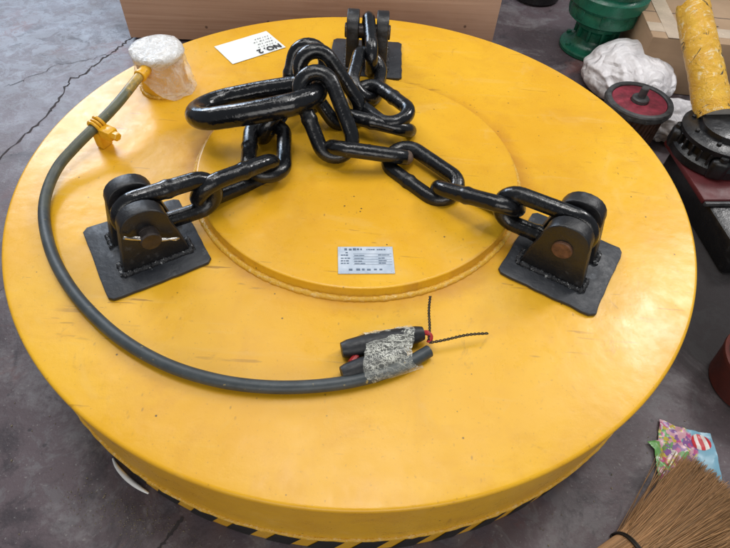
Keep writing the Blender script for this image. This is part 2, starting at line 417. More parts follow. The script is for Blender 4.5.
crack([(-.95, 1.12), (-1.0, 1.02), (-1.03, .90), (-1.10, .72), (-1.10, .50), (-1.16, .20), (-1.2, .0)], .0034)
crack([(-1.03, .90), (-1.2, .80), (-1.32, .62)], .0010)
crack([(-.29, -.76), (-.31, -.80), (-.345, -.86), (-.37, -.93)], .003)
crack([(-.93, -.25), (-.80, -.24), (-.74, -.33)], .0016)

# ------------------------------------------------------------------ lifting magnet
mag = thing('lifting_magnet', (0, 0, 0), 'huge round yellow lifting electromagnet with three black lugs lying on the concrete floor', 'magnet')
RB = .80
bm = bmesh.new()
lathe_into(bm, [(.77, .002), (.794, .002), (.797, .006), (.797, .012), (.797, HT - .190), (.797, HT - .020), (.797, HT - .012), (.7995, HT - .010), (.8, HT - .006), (.7985, HT - .002), (.7955, HT - .0002), (.793, HT), (.785, HT), (.30, HT), (0, HT)], n=256)
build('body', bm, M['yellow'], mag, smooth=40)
bm = bmesh.new()
lathe_into(bm, [(.394, HT + .0008), (.3885, HT + .008), (.3872, HT + .0215), (.3862, HT + .0245), (.3838, HT + .0258), (.381, HT + .0258), (.374, HT + .0258), (.2, HT + .0258), (0, HT + .0258)], n=192)
build('hub_plate', bm, M['yellow'], mag, smooth=40)
rng = random.Random(7)
def bead(rad, z, thick, n=420, jit=.18):
    bm = bmesh.new()
    pts, rs = [], []
    for k in range(n):
        a = 2 * math.pi * k / n; pts.append((rad * math.cos(a), rad * math.sin(a), z)); rs.append(thick * (1 + .4 * jit * math.sin(k * 1.9) + rng.uniform(-jit, jit) * .7))
    tube_into(bm, pts, rs, 8, closed=True); return bm
build('weld_bead', bead(.3945, HT + .0015, .0068), M['weld'], mag, smooth=60)
build('seam_bead', bead(.797, HT - .185, .0050), M['weld'], mag, smooth=60)
# black hazard stripes painted round the lower edge
bm = bmesh.new(); NS = 62; rng = random.Random(9)
for k in range(NS):
    a0 = 2 * math.pi * k / NS; wd = 2 * math.pi / NS * .60; zt = HT - .198; zb = .004; sl = .035
    n = 6; top, bot = [], []
    for i in range(n + 1):
        a = a0 + wd * i / n + rng.uniform(-.0015, .0015)
        for lst, z, sh in ((top, zt + rng.uniform(-.003, .003), sl), (bot, zb, 0)):
            lst.append(bm.verts.new((.7985 * math.cos(a + sh), .7985 * math.sin(a + sh), z)))
    for i in range(n): bm.faces.new((bot[i], bot[i + 1], top[i + 1], top[i]))
o = build('hazard_stripes', bm, M['stripe'], mag, smooth=0)

def make_lug(angle, seed, pin_mat, cotter):
    """local frame: x outward, y tangential, z up from the top face"""
    rng = random.Random(seed)
    # ragged black base plate
    poly = []
    hx, hy, r = .106, .109, .012
    cs = [(-hx, -hy), (hx, -hy), (hx, hy), (-hx, hy)]
    for i in range(4):
        a, b = cs[i], cs[(i + 1) % 4]
        for s in range(11):
            t = (s + .5) / 11; poly.append((a[0] + (b[0] - a[0]) * t + rng.uniform(-.0014, .0014), a[1] + (b[1] - a[1]) * t + rng.uniform(-.0014, .0014)))
    bm = bmesh.new(); prism_into(bm, poly, .0006, .0085, bev=.002)
    lug = build('lug', bm, M['plate'], mag, local=True, smooth=35)
    th = R(angle); lug.location = (.5236 * math.cos(th), .5236 * math.sin(th), HT); lug.rotation_euler = (0, 0, th)
    px = -.0076
    for s in (-1, 1):
        prof = [(px - .069, .006), (px - .0490, .098)]
        for k in range(0, 13):
            a = math.pi - math.pi * k / 12; ca, sa = math.cos(a), math.sin(a); prof.append((px + .0475 * math.copysign(abs(ca) ** .9, ca), .104 + .0480 * abs(sa) ** .9))
        prof += [(px + .0490, .098), (px + .069, .006)]
        prof = [p_ for i_, p_ in enumerate(prof) if i_ == 0 or math.dist(p_, prof[i_ - 1]) > .001]
        bm = bmesh.new()
        # polygon xz, extruded along y
        m = Matrix(((1, 0, 0, 0), (0, 0, 1, 0), (0, 1, 0, 0), (0, 0, 0, 1)))
        y0, y1 = sorted((s * .0255, s * .0605))
        prism_into(bm, prof, y0, y1, m, bev=.0035, seg=3)
        build('ear', bm, M['lug'], lug, local=True)
        bm = bmesh.new(); pts = []; rs = []
        for k in range(60):
            t = k / 59; pts.append((px - .072 + .144 * t, s * .0625, .0105)); rs.append(.0062 * rng.uniform(.75, 1.25))
        tube_into(bm, pts, rs, 7)
        for ex_ in (-.0715, .0715):
            q_ = [(px + ex_, s * (.024 + .038 * k / 17), .0105) for k in range(18)]; tube_into(bm, q_, [.0058 * rng.uniform(.7, 1.25) for _ in q_], 7)
        build('weld', bm, M['weld_black'], lug, local=True, smooth=60)
    bm = bmesh.new()
    L0, L1 = (-.067, .067)
    lathe_into(bm, [(0, L0), (.0185, L0), (.0205, L0 + .002), (.0205, L1 - .002), (.0185, L1), (0, L1)], (px, 0, .094), 32, (0, 1, 0))
    if cotter:
        lathe_into(bm, [(.0185, 0), (.0205, -.001), (.0205, -.014), (.017, -.017), (0, -.017)], (px, cotter * .067, .094), 32, (0, -cotter, 0)) if False else \
        lathe_into(bm, [(.0205, 0), (.0205, .016), (.018, .019), (0, .019)], (px, cotter * .066, .094), 32, (0, cotter, 0), close=False)
    build('pin', bm, pin_mat, lug, local=True)
    if cotter:
        y = cotter * .0775; bm = bmesh.new()
        for q in (-1, 1):
            pts = [(px - .034, y + q * .002, .078 + q*.002), (px - .02, y + q * .002, .084), (px, y + q * .002, .094), (px + .022, y + q * .003, .109), (px + .032, y + q * .007, .113 + q * .006), (px + .042, y + q * .010, .122 + q * .008)]
            tube_into(bm, spline(pts, 5), .0026, 8)
        tube_into(bm, spline([(px - .034, y + .002, .080), (px - .045, y + .004, .078), (px - .050, y, .071), (px - .043, y - .004, .067), (px - .034, y - .002, .076)], 5), .0026, 8)
        build('cotter_pin', bm, M['wire_steel'], lug, local=True, smooth=60)
    return lug
make_lug(-29, 1, M['pin_rust'], 0)
make_lug(-145.5, 2, M['pin_steel'], 1)
make_lug(91, 3, M['pin_steel'], 0)

# name plate: riveted aluminium with small unreadable print
bm = bmesh.new()
c0 = [(-.026, -.283), (.091, -.272), (.094, -.345), (-.020, -.356)]
ex = Vector((.1155, .0115, 0)).normalized(); ey = Vector((-ex.y, ex.x, 0)); pc = Vector((.0345, -.311, HT + .0268))
PM = Matrix(((ex.x, ey.x, 0, pc.x), (ex.y, ey.y, 0, pc.y), (0, 0, 1, pc.z), (0, 0, 0, 1)))
box_into(bm, (-.058, -.0365, -.0008), (.058, .0365, .0012), PM, .0006, 1)
for qx in (-.0535, .0535):
    for qy in (-.032, .032): lathe_into(bm, [(.0022, .0012), (.0018, .0022), (0, .0025)], PM @ Vector((qx, qy, 0)), 10, close=False)
npl = build('nameplate', bm, M['alu'], mag)
bm = bmesh.new(); rng = random.Random(5)
def marks(x0, x1, y, h, lo, hi, gap):
    x = x0
    while x < x1:
        ww = rng.uniform(lo, hi); 
        if x + ww > x1: break
        box_into(bm, (x, y - h / 2 * rng.uniform(.6, 1), .0012), (x + ww, y + h / 2 * rng.uniform(.6, 1), .0016), PM); x += ww + rng.uniform(.4, 1.3) * gap
marks(-.044, -.002, .0285, .0065, .003, .007, .003); marks(.002, .020, .0275, .003, .002, .004, .001); marks(.024, .046, .0275, .004, .003, .005, .0015)
marks(-.042, -.034, .019, .004, .003, .005, .002)
for y in (.0125, .004, -.003, -.0095):
    marks(-.052, -.032, y, .0035, .003, .006, .0015); marks(-.024, .002, y - .001, .0022, .006, .012, .001); marks(.026, .050, y, .0028, .005, .010, .001)
for y in (.016, .008, .0005, -.0065, -.013):
    box_into(bm, (-.026, y - .0003, .0012), (.054, y + .0003, .0015), PM)
marks(-.036, .036, -.0265, .006, .005, .009, .008)
build('plate_print', bm, M['alu_ink'], npl, smooth=0)

# junction box with its neck and cable clamp
jc = Vector((-.566, .306, HT))
bm = bmesh.new()
lathe_into(bm, [(.0665, .0006), (.0645, .004), (.0625, .010), (.0625, .100), (.060, .104), (0, .104)], jc, 48)
build('junction_box', bm, M['yellow'], mag)
bm = bmesh.new(); rng = random.Random(3)
tube_into(bm, [(jc.x + .0655 * math.cos(a), jc.y + .0655 * math.sin(a), HT + .003) for a in [2 * math.pi * k / 120 for k in range(120)]], [.005 * rng.uniform(.7, 1.3) for _ in range(120)], 6, closed=True)
build('weld_bead', bm, M['weld'], mag, smooth=60)

# ------------------------------------------------------------------ cable
cb = thing('power_cable', (-.45, -.45, HT), 'long dark rubber cable curving over the yellow top to a taped connector end', 'cable')
CP = [(-.578, .238, .088), (-.589, .197, .085), (-.609, .101, .075), (-.639, .028, .060), (-.670, -.038, .045), (-.693, -.099, .03), (-.691, -.173, .02), (-.669, -.244, .014), (-.621, -.327, .0135), (-.564, -.399, .0135), (-.494, -.466, .0135), (-.405, -.53, .0135), (-.309, -.576, .0135), (-.214, -.6, .0135), (-.125, -.606, .0135), (-.039, -.598, .0135), (.039, -.579, .0135), (.11, -.548, .0135), (.164, -.51, .0135)]
CP = [(x, y, z + HT) for x, y, z in CP]
bm = bmesh.new(); tube_into(bm, spline(CP, 8), .0119, 16); build('sheath', bm, M['cable'], cb, smooth=60)
# gland on the junction box where the cable leaves
bm = bmesh.new(); lathe_into(bm, [(.0155, 0), (.0165, .003), (.0165, .008), (.0145, .010), (.0145, .050), (.0, .050)], (-.586, .207, HT + .0855), 20, Vector((.010, .042, .003)))
build('cable_gland', bm, M['yellow'], mag)
# clamp: stub welded on the plate with a strap over the cable
bm = bmesh.new()
cl = Vector((-.639, .028, HT)); d = Vector((.031, .066, .016)).normalized(); sd = Vector((d.y, -d.x, 0)).normalized()
pts = []
upv = sd.cross(d)
if upv.z < 0: upv = -upv
for k in range(24):
    a = 2 * math.pi * k / 24; pts.append(a)
for off in (-.009, .009):
    tube_into(bm, [cl + Vector((0, 0, .060)) + d * off + (sd * math.cos(a) + upv * math.sin(a)) * .0160 for a in pts], .0042, 8, closed=True)
tube_into(bm, [cl + Vector((0, 0, .060)) + (sd * math.cos(a) + upv * math.sin(a)) * .0150 for a in pts], .0036, 8, closed=True)
mt = Matrix(((sd.x, d.x, 0, cl.x), (sd.y, d.y, 0, cl.y), (0, 0, 1, cl.z), (0, 0, 0, 1)))
box_into(bm, (-.012, -.016, .0006), (.012, .016, .046), mt, .003)
box_into(bm, (.014, -.015, .036), (.050, .015, .062), mt, .004)
lathe_into(bm, [(.011, 0), (.011, .012), (.009, .014), (0, .014)], cl + sd * .05 + Vector((0, 0, .049)), 6, sd)
build('cable_clamp', bm, M['yellow'], mag, smooth=35)
# connector end: two rubber boots side by side with the cable, wrapped in clear tape
def boot(a, b, r0, r1, r2):
    a, b = Vector(a), Vector(b); bm = bmesh.new(); n = 14; pts = [a + (b - a) * (i / n) for i in range(n + 1)]
    rs = []
    for i in range(n + 1):
        t = i / n; r = r0 + (r1 - r0) * min(1, t / .3) if t < .6 else r1 + (r2 - r1) * ((t - .6) / .4)
        if i in (0, n): r *= .86
        rs.append(r)
    tube_into(bm, pts, rs, 18)
    return bm
build('connector_boot', boot((.002, -.524, HT + .018), (.152, -.476, HT + .020), .0160, .0200, .0150), M['boot'], cb)
build('connector_boot', boot((.006, -.571, HT + .016), (.118, -.519, HT + .018), .0145, .0170, .0140), M['boot'], cb)
bm = bmesh.new(); tube_into(bm, [(.03, -.532, HT + .014), (.022, -.545, HT + .016), (.03, -.556, HT + .014)], .007, 8); build('core', bm, M['redcore'], cb)
bm = bmesh.new(); tube_into(bm, spline([(.146, -.480, HT + .020), (.158, -.478, HT + .026), (.166, -.484, HT + .022), (.163, -.494, HT + .016)], 4), .0052, 8); build('core', bm, M['redcore'], cb)
bm = bmesh.new(); rng = random.Random(8)
prof = [(.046, -.043), (.046, -.0), (.050, .022), (.040, .036), (.020, .040), (-.012, .034), (-.036, .038), (-.052, .026), (-.058, .010), (-.056, 0), (-.02, -.0)]
ax = Vector((.148, .050, 0)).normalized(); sx = Vector((-ax.y, ax.x, 0)); pcn = Vector((.088, -.523, HT))
rings = []
for i in range(9):
    t = (i / 8 - .5) * .092; ring = []
    for k in range(40):
        a = 2 * math.pi * k / 40; y = .050 * math.cos(a); zz = .0195 + .0200 * math.copysign(abs(math.sin(a)) ** .7, math.sin(a))
        s = 1 + rng.uniform(-.05, .05)
        ring.append(bm.verts.new(pcn + ax * (t + .012 * math.sin(a * 2) + rng.uniform(-.0015, .0015)) + sx * y * s * (1 - .12 * i / 8) + Vector((0, 0, max(.0015, zz * s)))))
    rings.append(ring)
for A, B in zip(rings, rings[1:]):
    for k in range(40): bm.faces.new((A[k], A[(k + 1) % 40], B[(k + 1) % 40], B[k]))
build('tape_wrap', bm, M['tapewrap'], cb, smooth=50)
def twist(a, b, sag):
    a, b = Vector(a), Vector(b); bm = bmesh.new(); d = (b - a).normalized(); s = d.cross(Vector((0, 0, 1))).normalized(); u = s.cross(d)
    for ph in (0, math.pi):
        pts = []
        for i in range(90):
            t = i / 89; pts.append(a + (b - a) * t + u * sag * math.sin(math.pi * t) + s * .0012 * math.sin(t * 7) + (s * math.cos(t * 48 + ph) + u * math.sin(t * 48 + ph)) * .0016)
        tube_into(bm, pts, .0013, 6)
    return bm
build('tie_wire', twist((.162, -.492, HT + .022), (.162, -.410, HT + .050), .002), M['rope'], cb, smooth=60)
build('tie_wire', twist((.163, -.496, HT + .020), (.276, -.465, HT + .020), .004), M['rope'], cb, smooth=60)

# white film over the junction box
fm = thing('plastic_film', jc + Vector((0, 0, .105)), 'crumpled white plastic film wrapped over the cylindrical junction box beside the cable', 'plastic film')
bm = bmesh.new(); prof = [(0, .1185), (.03, .119), (.058, .118), (.069, .114), (.0715, .106), (.0700, .098), (.066, .092)]
lathe_into(bm, prof, jc, 56, close=False)
for v in bm.verts:
    q = v.co - jc; nz = noise.noise(v.co * 38) * .0035 + noise.noise(v.co * 90) * .002
    v.co += Vector((q.x, q.y, 0)).normalized() * nz if q.xy.length > .05 else Vector((0, 0, nz * 1.2))
build('film_cap', bm, M['film_top'], fm, smooth=60)
bm = bmesh.new(); rings = []; na = 72
for i in range(13):
    t = i / 12; ring = []
    for k in range(na):
        a = 2 * math.pi * k / na
        # longest on the right (+x, slightly towards camera), short on the left front
        hang = .045 + .052 * max(0, math.cos(a - R(-28))) ** .8 + .012 * noise.noise(Vector((math.cos(a) * 2, math.sin(a) * 2, 3)))
        z = .098 - hang * t
        rr = .0665 + .004 * t + (.016 * max(0, math.cos(a - R(-20))) * t) + .005 * noise.noise(Vector((math.cos(a) * 5, math.sin(a) * 5, z * 50)))
        ring.append(bm.verts.new(jc + Vector((rr * math.cos(a), rr * math.sin(a), z))))
    rings.append(ring)
for A, B in zip(rings, rings[1:]):
    for k in range(na): bm.faces.new((A[k], A[(k + 1) % na], B[(k + 1) % na], B[k]))
build('film_skirt', bm, M['film'], fm, smooth=60)

# paper card NO. 2
bm = bmesh.new()
ca, cbb, cc, cd = Vector((-.482, .534, 0)), Vector((-.339, .650, 0)), Vector((-.264, .565, 0)), Vector((-.409, .439, 0))
ctr = (ca + cbb + cc + cd) / 4; exx = (cbb - ca + cc - cd).normalized(); eyy = Vector((-exx.y, exx.x, 0))
KM = Matrix(((exx.x, eyy.x, 0, ctr.x), (exx.y, eyy.y, 0, ctr.y), (0, 0, 1, HT + .0012), (0, 0, 0, 1)))
NX, NY = 24, 14; hw, hh = .0925, .060; grid = []
for j in range(NY + 1):
    row = []
    for i in range(NX + 1):
        x = (i / NX - .5) * 2 * hw; y = (j / NY - .5) * 2 * hh
        z = .0008 + .0012 * abs(noise.noise(Vector((x * 14, y * 14, 0)))); row.append((x, y, z))
    grid.append(row)
b2 = bmesh.new(); vt = [[b2.verts.new(p) for p in row] for row in grid]; vb = [[b2.verts.new((p[0], p[1], p[2] - .0006)) for p in row] for row in grid]
for j in range(NY):
    for i in range(NX):
        b2.faces.new((vt[j][i], vt[j][i + 1], vt[j + 1][i + 1], vt[j + 1][i])); b2.faces.new((vb[j][i], vb[j + 1][i], vb[j + 1][i + 1], vb[j][i + 1]))
bmesh.ops.transform(b2, matrix=KM, verts=b2.verts); merge(bm, b2)
kc = thing('paper_card', (ctr.x, ctr.y, HT + .001), 'white paper card printed NO. 2 lying on the yellow plate near its far edge', 'card')
build('sheet', bm, M['paper'], kc, smooth=40)
bm = text_mesh('NO. 2', .031, KM @ Matrix.Translation((.044, -.042, .0036)) @ Matrix.Rotation(math.pi, 4, 'Z'), bold=.0008)
rng = random.Random(12)
for y, x0 in ((-.020, .018), (-.004, .026), (.012, .020), (.028, .032)):
    x = x0
    while x < .082:
        ww = rng.uniform(.002, .007); box_into(bm, (x, y - .0016, .0030), (min(.086, x + ww), y + .0016 * rng.uniform(.2, 1), .0034), KM); x += ww + rng.uniform(.002, .009)
build('print', bm, M['ink'], kc, smooth=0)

# ------------------------------------------------------------------ ring and chains
D = .036; HWL = .0405
def link_mesh(p):
    hl = p / 2 + D / 2 - HWL; pts = []
    for k in range(15): a = -math.pi / 2 + math.pi * k / 14; pts.append((hl + HWL * math.cos(a), HWL * math.sin(a), 0))
    for k in range(1, 20): pts.append((hl - 2 * hl * k / 20, HWL, 0))
    for k in range(15): a = math.pi / 2 + math.pi * k / 14; pts.append((-hl + HWL * math.cos(a), HWL * math.sin(a), 0))
    for k in range(1, 7): pts.append((-hl + 2 * hl * k / 7, -HWL, 0))
    rs = [D / 2 * (1 + (.13 * math.exp(-((q[0] - .004) / .007) ** 2) if q[1] > HWL * .95 else 0)) for q in pts]
    bm = bmesh.new(); tube_into(bm, pts, rs, 18, closed=True); return bm
def chain(label, joints, hints, worn=None, moved={}):
    t = thing('lifting_chain', Vector(joints[0]) + Vector((0, 0, HT)), label, 'chain', 'black chains from the lugs to the lifting ring')
    for i, (a, b, h) in enumerate(zip(joints, joints[1:], hints)):
        a, b = Vector(moved.get(i, a)), Vector(b); u = (b - a); L = u.length; u.normalize(); mid = (a + b) / 2 + Vector((0, 0, HT))
        view = (CAM - mid).normalized()
        if h == 'cam': n = view
        elif h == 'edge': n = u.cross(view)
        elif h == 'half':
            e = u.cross(view); e.normalize(); v2 = view - u * view.dot(u); v2.normalize(); n = e * .93 + v2 * .37
        else: n = Vector(h)
        n = (n - u * n.dot(u)).normalized(); s = n.cross(u)
        o = build('link', link_mesh(L), M['black_worn_end'] if worn == i else M['black'], t, local=True, smooth=60)
        if worn == i: u = -u; s = -s
        Mx = Matrix(((u.x, s.x, n.x), (u.y, s.y, n.y), (u.z, s.z, n.z)))
        o.rotation_euler = Mx.to_euler(); o.location = mid - t.location
        if worn == i: o['label'] = 'link with a bare brown end'
tR = (-.485, -.875, 0); tL = (.566, -.824, 0)
chain('black chain running from the lug with the rusty pin face on the right', [(.467, -.259, .094), (.331, -.181, .084), (.209, -.094, .041), (.096, .015, .041), (-.050, .006, .060), (-.119, .100, .175)],
      [tR, 'edge', (0, -.35, .94), 'edge', 'cam'], worn=3)
chain('black chain running from the left lug with the silver cotter pin', [(-.440, -.302, .094), (-.311, -.209, .087), (-.207, -.094, .062), (-.230, .062, .060), (-.170, .203, .041), (-.143, .255, .158)],
      [tL, 'half', (.1, -.2, 1), 'half', 'cam'])
chain('black chain doubled back from the far lug beside the brown crate', [(-.009, .534, .094), (.008, .381, .080), (-.004, .245, .066), (.087, .118, .082), (-.036, .150, .052), (-.133, .176, .182)],
      [(1, 0, 0), (.6, 0, .8), (-.15, -.1, 1), 'edge', 'cam'], moved={3: (.104, .118, .047)})
PL, PR = Vector((-.405, .080, .080 + HT)), Vector((-.112, .115, .140 + HT))
u = (PR - PL); LR = u.length; u.normalize(); b = Vector((0, .95, -.27)); b = (b - u * b.dot(u)).normalized(); ctr = (PL + PR) / 2
W2 = .080; hl = LR / 2 - W2; pts = []
for k in range(25): a = -math.pi / 2 + math.pi * k / 24; pts.append((hl + W2 * math.cos(a), W2 * math.sin(a)))
for k in range(1, 12): pts.append((hl - 2 * hl * k / 12, W2 + .006 * math.sin(math.pi * k / 12)))
for k in range(25): a = math.pi / 2 + math.pi * k / 24; pts.append((-hl + W2 * math.cos(a), W2 * math.sin(a)))
for k in range(1, 12): pts.append((-hl + 2 * hl * k / 12, -W2 - .006 * math.sin(math.pi * k / 12)))
bm = bmesh.new(); tube_into(bm, [ctr + u * x + b * y for x, y in pts], .0265, 24, closed=True)
tag(build('lifting_ring', bm, M['ring'], smooth=60, org=ctr), 'thick glossy black oblong lifting ring lying on the pile of chain', 'ring')

# ------------------------------------------------------------------ things behind
def local_mtx(loc, rz): return Matrix.Translation(loc) @ Matrix.Rotation(rz, 4, 'Z')
a, b_ = Vector((-.985, 1.03, 0)), Vector((.488, 1.125, 0)); dv = b_ - a; wdt = dv.length; rz = math.atan2(dv.y, dv.x); CM = local_mtx(a, rz)
cr = thing('wooden_crate', (a + b_) / 2, 'brown plywood crate standing behind the yellow magnet', 'crate')
H = .52; Dp = .6; tk = .015
def part(name, lo, hi, mat, parent, mtx, bev=.0015):
    bm = bmesh.new(); box_into(bm, lo, hi, mtx, bev); return build(name, bm, mat, parent, smooth=30)
part('front_panel', (0, 0, .01), (wdt, tk, H), M['plywood'], cr, CM); part('back_panel', (0, Dp - tk, .01), (wdt, Dp, H), M['plywood'], cr, CM)
part('side_panel', (.0, tk + .001, .01), (tk, Dp - tk - .001, H), M['plywood'], cr, CM); part('side_panel', (wdt - tk, tk + .001, .01), (wdt, Dp - tk - .001, H), M['plywood'], cr, CM)
part('lid', (-.01, -.01, H + .001), (wdt + .01, Dp + .01, H + .017), M['plywood'], cr, CM)

def gearbox(c, label, s=1., rot=0., tagp=False):
    c = Vector(c)
    t = thing('green_gearbox', c, label, 'gearbox', 'green cast gearboxes on the floor')
    P = lambda pr: [(r * s, h * s) for r, h in pr]
    bm = bmesh.new(); lathe_into(bm, P([(.128, .0005), (.134, .004), (.135, .016), (.131, .022), (.108, .028), (.090, .042), (.082, .060), (0, .060)]), c, 64); 
    for k in range(6):
        a = 2 * math.pi * k / 6 + rot; lathe_into(bm, P([(.011, .018), (.011, .032), (.008, .035), (0, .035)]), c + Vector((.117 * s * math.cos(a), .117 * s * math.sin(a), 0)), 6)
    build('base_flange', bm, M['green'], t)
    bm = bmesh.new(); lathe_into(bm, P([(.080, .058), (.076, .075), (.079, .092), (.092, .105), (.093, .118), (.085, .122), (.085, .130)]), c, 64)
    for k in range(10):
        a = 2 * math.pi * k / 10 + rot; m = local_mtx(c, a); box_into(bm, (.070 * s, -.006 * s, .060 * s), (.092 * s, .006 * s, .118 * s), m, .003 * s)
    build('neck', bm, M['green'], t)
    bm = bmesh.new(); lathe_into(bm, P([(.086, .128), (.128, .134), (.139, .142), (.141, .172), (.139, .178), (.138, .186), (.145, .193), (.150, .200), (.150, .238), (.143, .246), (.132, .252), (.132, .285), (.148, .292), (.148, .320), (.110, .345), (.05, .355), (.05, .43), (0, .43)]), c, 64)
    for k in range(8):
        a = 2 * math.pi * k / 8 + rot + .25; m = local_mtx(c, a); box_into(bm, (.120 * s, -.020 * s, .150 * s), (.1435 * s, .020 * s, .200 * s), m, .008 * s)
    build('housing', bm, M['green'], t)
    if tagp:
        bm = bmesh.new(); box_into(bm, (.1500 * s, -.014, .030), (.168 * s, .014, .075), local_mtx(c, R(-125)) , .004); build('plug', bm, M['paleblue'], t)
gearbox((.935, 1.235, 0), 'green cast gearbox standing clear on its round flange beside the white sack', 1., .3)
gearbox((1.25, 1.50, 0), 'green gearbox half hidden behind the cardboard box', 1., .8, True)
# dark casting on the floor at the top
dc = thing('dark_casting', (.76, 1.70, 0), 'dark oily round casting lying on the floor beyond the brown crate', 'casting')
bm = bmesh.new(); lathe_into(bm, [(.10, .001), (.115, .01), (.115, .05), (.085, .058), (.080, .09), (.05, .1), (.045, .07), (0, .07)], (.76, 1.70, 0), 40)
for k in range(6): box_into(bm, (.075, -.008, .045), (.112, .008, .075), local_mtx((.76, 1.70, 0), k * math.pi / 3 + .3), .003)
build('body', bm, M['oilblack'], dc)
bm = bmesh.new(); lathe_into(bm, [(.03, .068), (.03, .12), (.026, .125), (0, .125)], (.76, 1.70, 0), 24); build('hub', bm, M['pin_rust'], dc)

# white sack
def blob(center, rad, seed, amp, squash=.15):
    bm = bmesh.new(); bmesh.ops.create_icosphere(bm, subdivisions=6, radius=1)
    c = Vector(center); rad = Vector(rad)
    for v in bm.verts:
        n = v.co.normalized(); q = n * 1.3 + Vector((seed, seed * .7, 0))
        qq = q + .35 * noise.noise_vector(q * .9)
        f1 = math.sin(7 * noise.noise(Vector((qq.x * 1.5, qq.y * .8, qq.z * .9))) + qq.z * 2); f2 = math.sin(9 * noise.noise(Vector((qq.x * .9, qq.y * 1.9, qq.z * 1.2)) + Vector((7, 1, 0))))
        d = noise.noise(q * .8) * amp * 1.2 + f1 * amp * .22 + f2 * amp * .12 + noise.noise(q * 5) * amp * .10
        p = n * (1 + d); p = Vector((p.x * rad.x, p.y * rad.y, p.z * rad.z)) + c
        p.z = max(.001 + .002 * (1 + noise.noise(q * 5)), p.z); v.co = p
    return bm
tag(build('white_sack', blob((1.005, .955, .050), (.165, .190, .095), 2.1, .13), M['sack'], smooth=180, org=(1.00, .935, 0)), 'crumpled white plastic sack slumped between the green gearbox and the red topped rotor', 'sack')
tag(build('plastic_bag', blob((1.10, .65, .045), (.14, .10, .075), 5.3, .25), M['sack'], smooth=180, org=(1.10, .65, 0)), 'small white plastic bag squeezed between the rotor and the black motor', 'plastic bag')
# cardboard box
bx = thing('cardboard_box', (1.40, 1.12, 0), 'large brown cardboard box sealed with tape behind the yellow shaft', 'box')
BM = local_mtx((1.020, .925, 0), R(-4)); BH = .215
part('carton', (0, 0, .001), (.68, .42, BH), M['cardboard'], bx, BM, .006)
bm = bmesh.new(); box_into(bm, (-.001, .045, BH - .0), (.681, .115, BH + .0012), BM); box_into(bm, (.055, .001, BH + .0012), (.115, .419, BH + .002), BM); build('tape_strip', bm, M['tape'], bx, smooth=0)
bm = bmesh.new(); box_into(bm, (.001, .208, BH), (.679, .2115, BH + .0006), BM)
for x0, x1, y0, y1 in ((.14, .19, .052, .056), (.165, .169, .04, .10), (.20, .27, .13, .133)): box_into(bm, (x0, y0, BH + .0014), (x1, y1, BH + .0024), BM)
build('flap_seam', bm, M['ink'], bx, smooth=0)

# rotor with red end disc
rc = Vector((.905, .588, 0)); rot = thing('motor_rotor', rc, 'upright rotor with a crimson disc, dark rim and centre stub beside the magnet', 'rotor')
bm = bmesh.new(); lathe_into(bm, [(.090, .012), (.090, .140), (0, .140)], rc, 72)
for k in range(36):
    a = 2 * math.pi * k / 36; tube_into(bm, [rc + Vector((.091 * math.cos(a + .22 * t), .091 * math.sin(a + .22 * t), .012 + .128 * t)) for t in (0, .25, .5, .75, 1)], .0058, 6)
build('core', bm, M['copper'], rot)
bm = bmesh.new(); lathe_into(bm, [(.060, .001), (.1, .001), (.105, .006), (.1, .012), (0, .012)], rc, 64); build('bottom_ring', bm, M['rubber'], rot)
bm = bmesh.new(); lathe_into(bm, [(.093, .139), (.107, .140), (.110, .144), (.110, .160), (.107, .165), (.094, .166), (.091, .163), (.091, .156)], rc, 72, close=False)
for k in range(12):
    a = 2 * math.pi * k / 12; box_into(bm, (.102, -.006, .1405), (.1115, .006, .154), local_mtx(rc, a), .002)
build('rim', bm, M['rubber'], rot)
bm = bmesh.new(); lathe_into(bm, [(.0915, .155), (.089, .160), (.030, .160), (.028, .157), (0, .157)], rc, 64); build('end_disc', bm, M['crimson'], rot)
bm = bmesh.new(); lathe_into(bm, [(.028, .159), (.028, .170), (.024, .174), (.013, .174), (.0125, .205), (.0105, .208), (0, .208)], rc, 32); build('shaft_stub', bm, M['rubber'], rot)

# black motor with yellow wrapped shaft
mc = Vector((1.095, .385, 0)); mo = thing('gear_motor', mc, 'black cast motor on a red base with its shaft wrapped in yellow tape', 'motor')
bm = bmesh.new(); bmx = local_mtx(mc, R(6))
box_into(bm, (-.095, -.395, .001), (.40, .055, .095), bmx, .012); build('base', bm, M['oilblack'], mo)  # front of the black base lengthened to stand in for shade on the floor
bm = bmesh.new(); box_into(bm, (-.115, -.205, .0955), (.36, .075, .113), bmx, .004); build('red_plate', bm, M['redpaint'], mo)
bm = bmesh.new(); box_into(bm, (-.112, -.2175, .096), (.36, -.207, .108), bmx, .002); build('steel_edge', bm, M['rubber'], mo)
bm = bmesh.new(); lathe_into(bm, [(.122, .1135), (.128, .119), (.128, .142), (.118, .148), (.112, .156), (.112, .180), (.124, .186), (.126, .200), (.112, .207), (.080, .209), (.078, .224), (.066, .228), (0, .228)], mc, 64)
for k in range(4):
    m = local_mtx(mc, R(72 + 90 * k)); box_into(bm, (.080, -.026, .114), (.138, .026, .180), m, .014, 3)
    lathe_into(bm, [(.013, .1795), (.013, .189), (.010, .193), (0, .193)], m @ Vector((.124, 0, 0)), 6)
for k in range(26):
    m = local_mtx(mc, 2 * math.pi * k / 26); box_into(bm, (.108, -.0035, .150), (.1235, .0035, .1845), m, .0012, 1)
for k in range(8):
    lathe_into(bm, [(.007, .2055), (.007, .213), (.005, .215), (0, .215)], local_mtx(mc, 2 * math.pi * k / 8 + .2) @ Vector((.099, 0, 0)), 6)
build('housing', bm, M['oilblack'], mo)
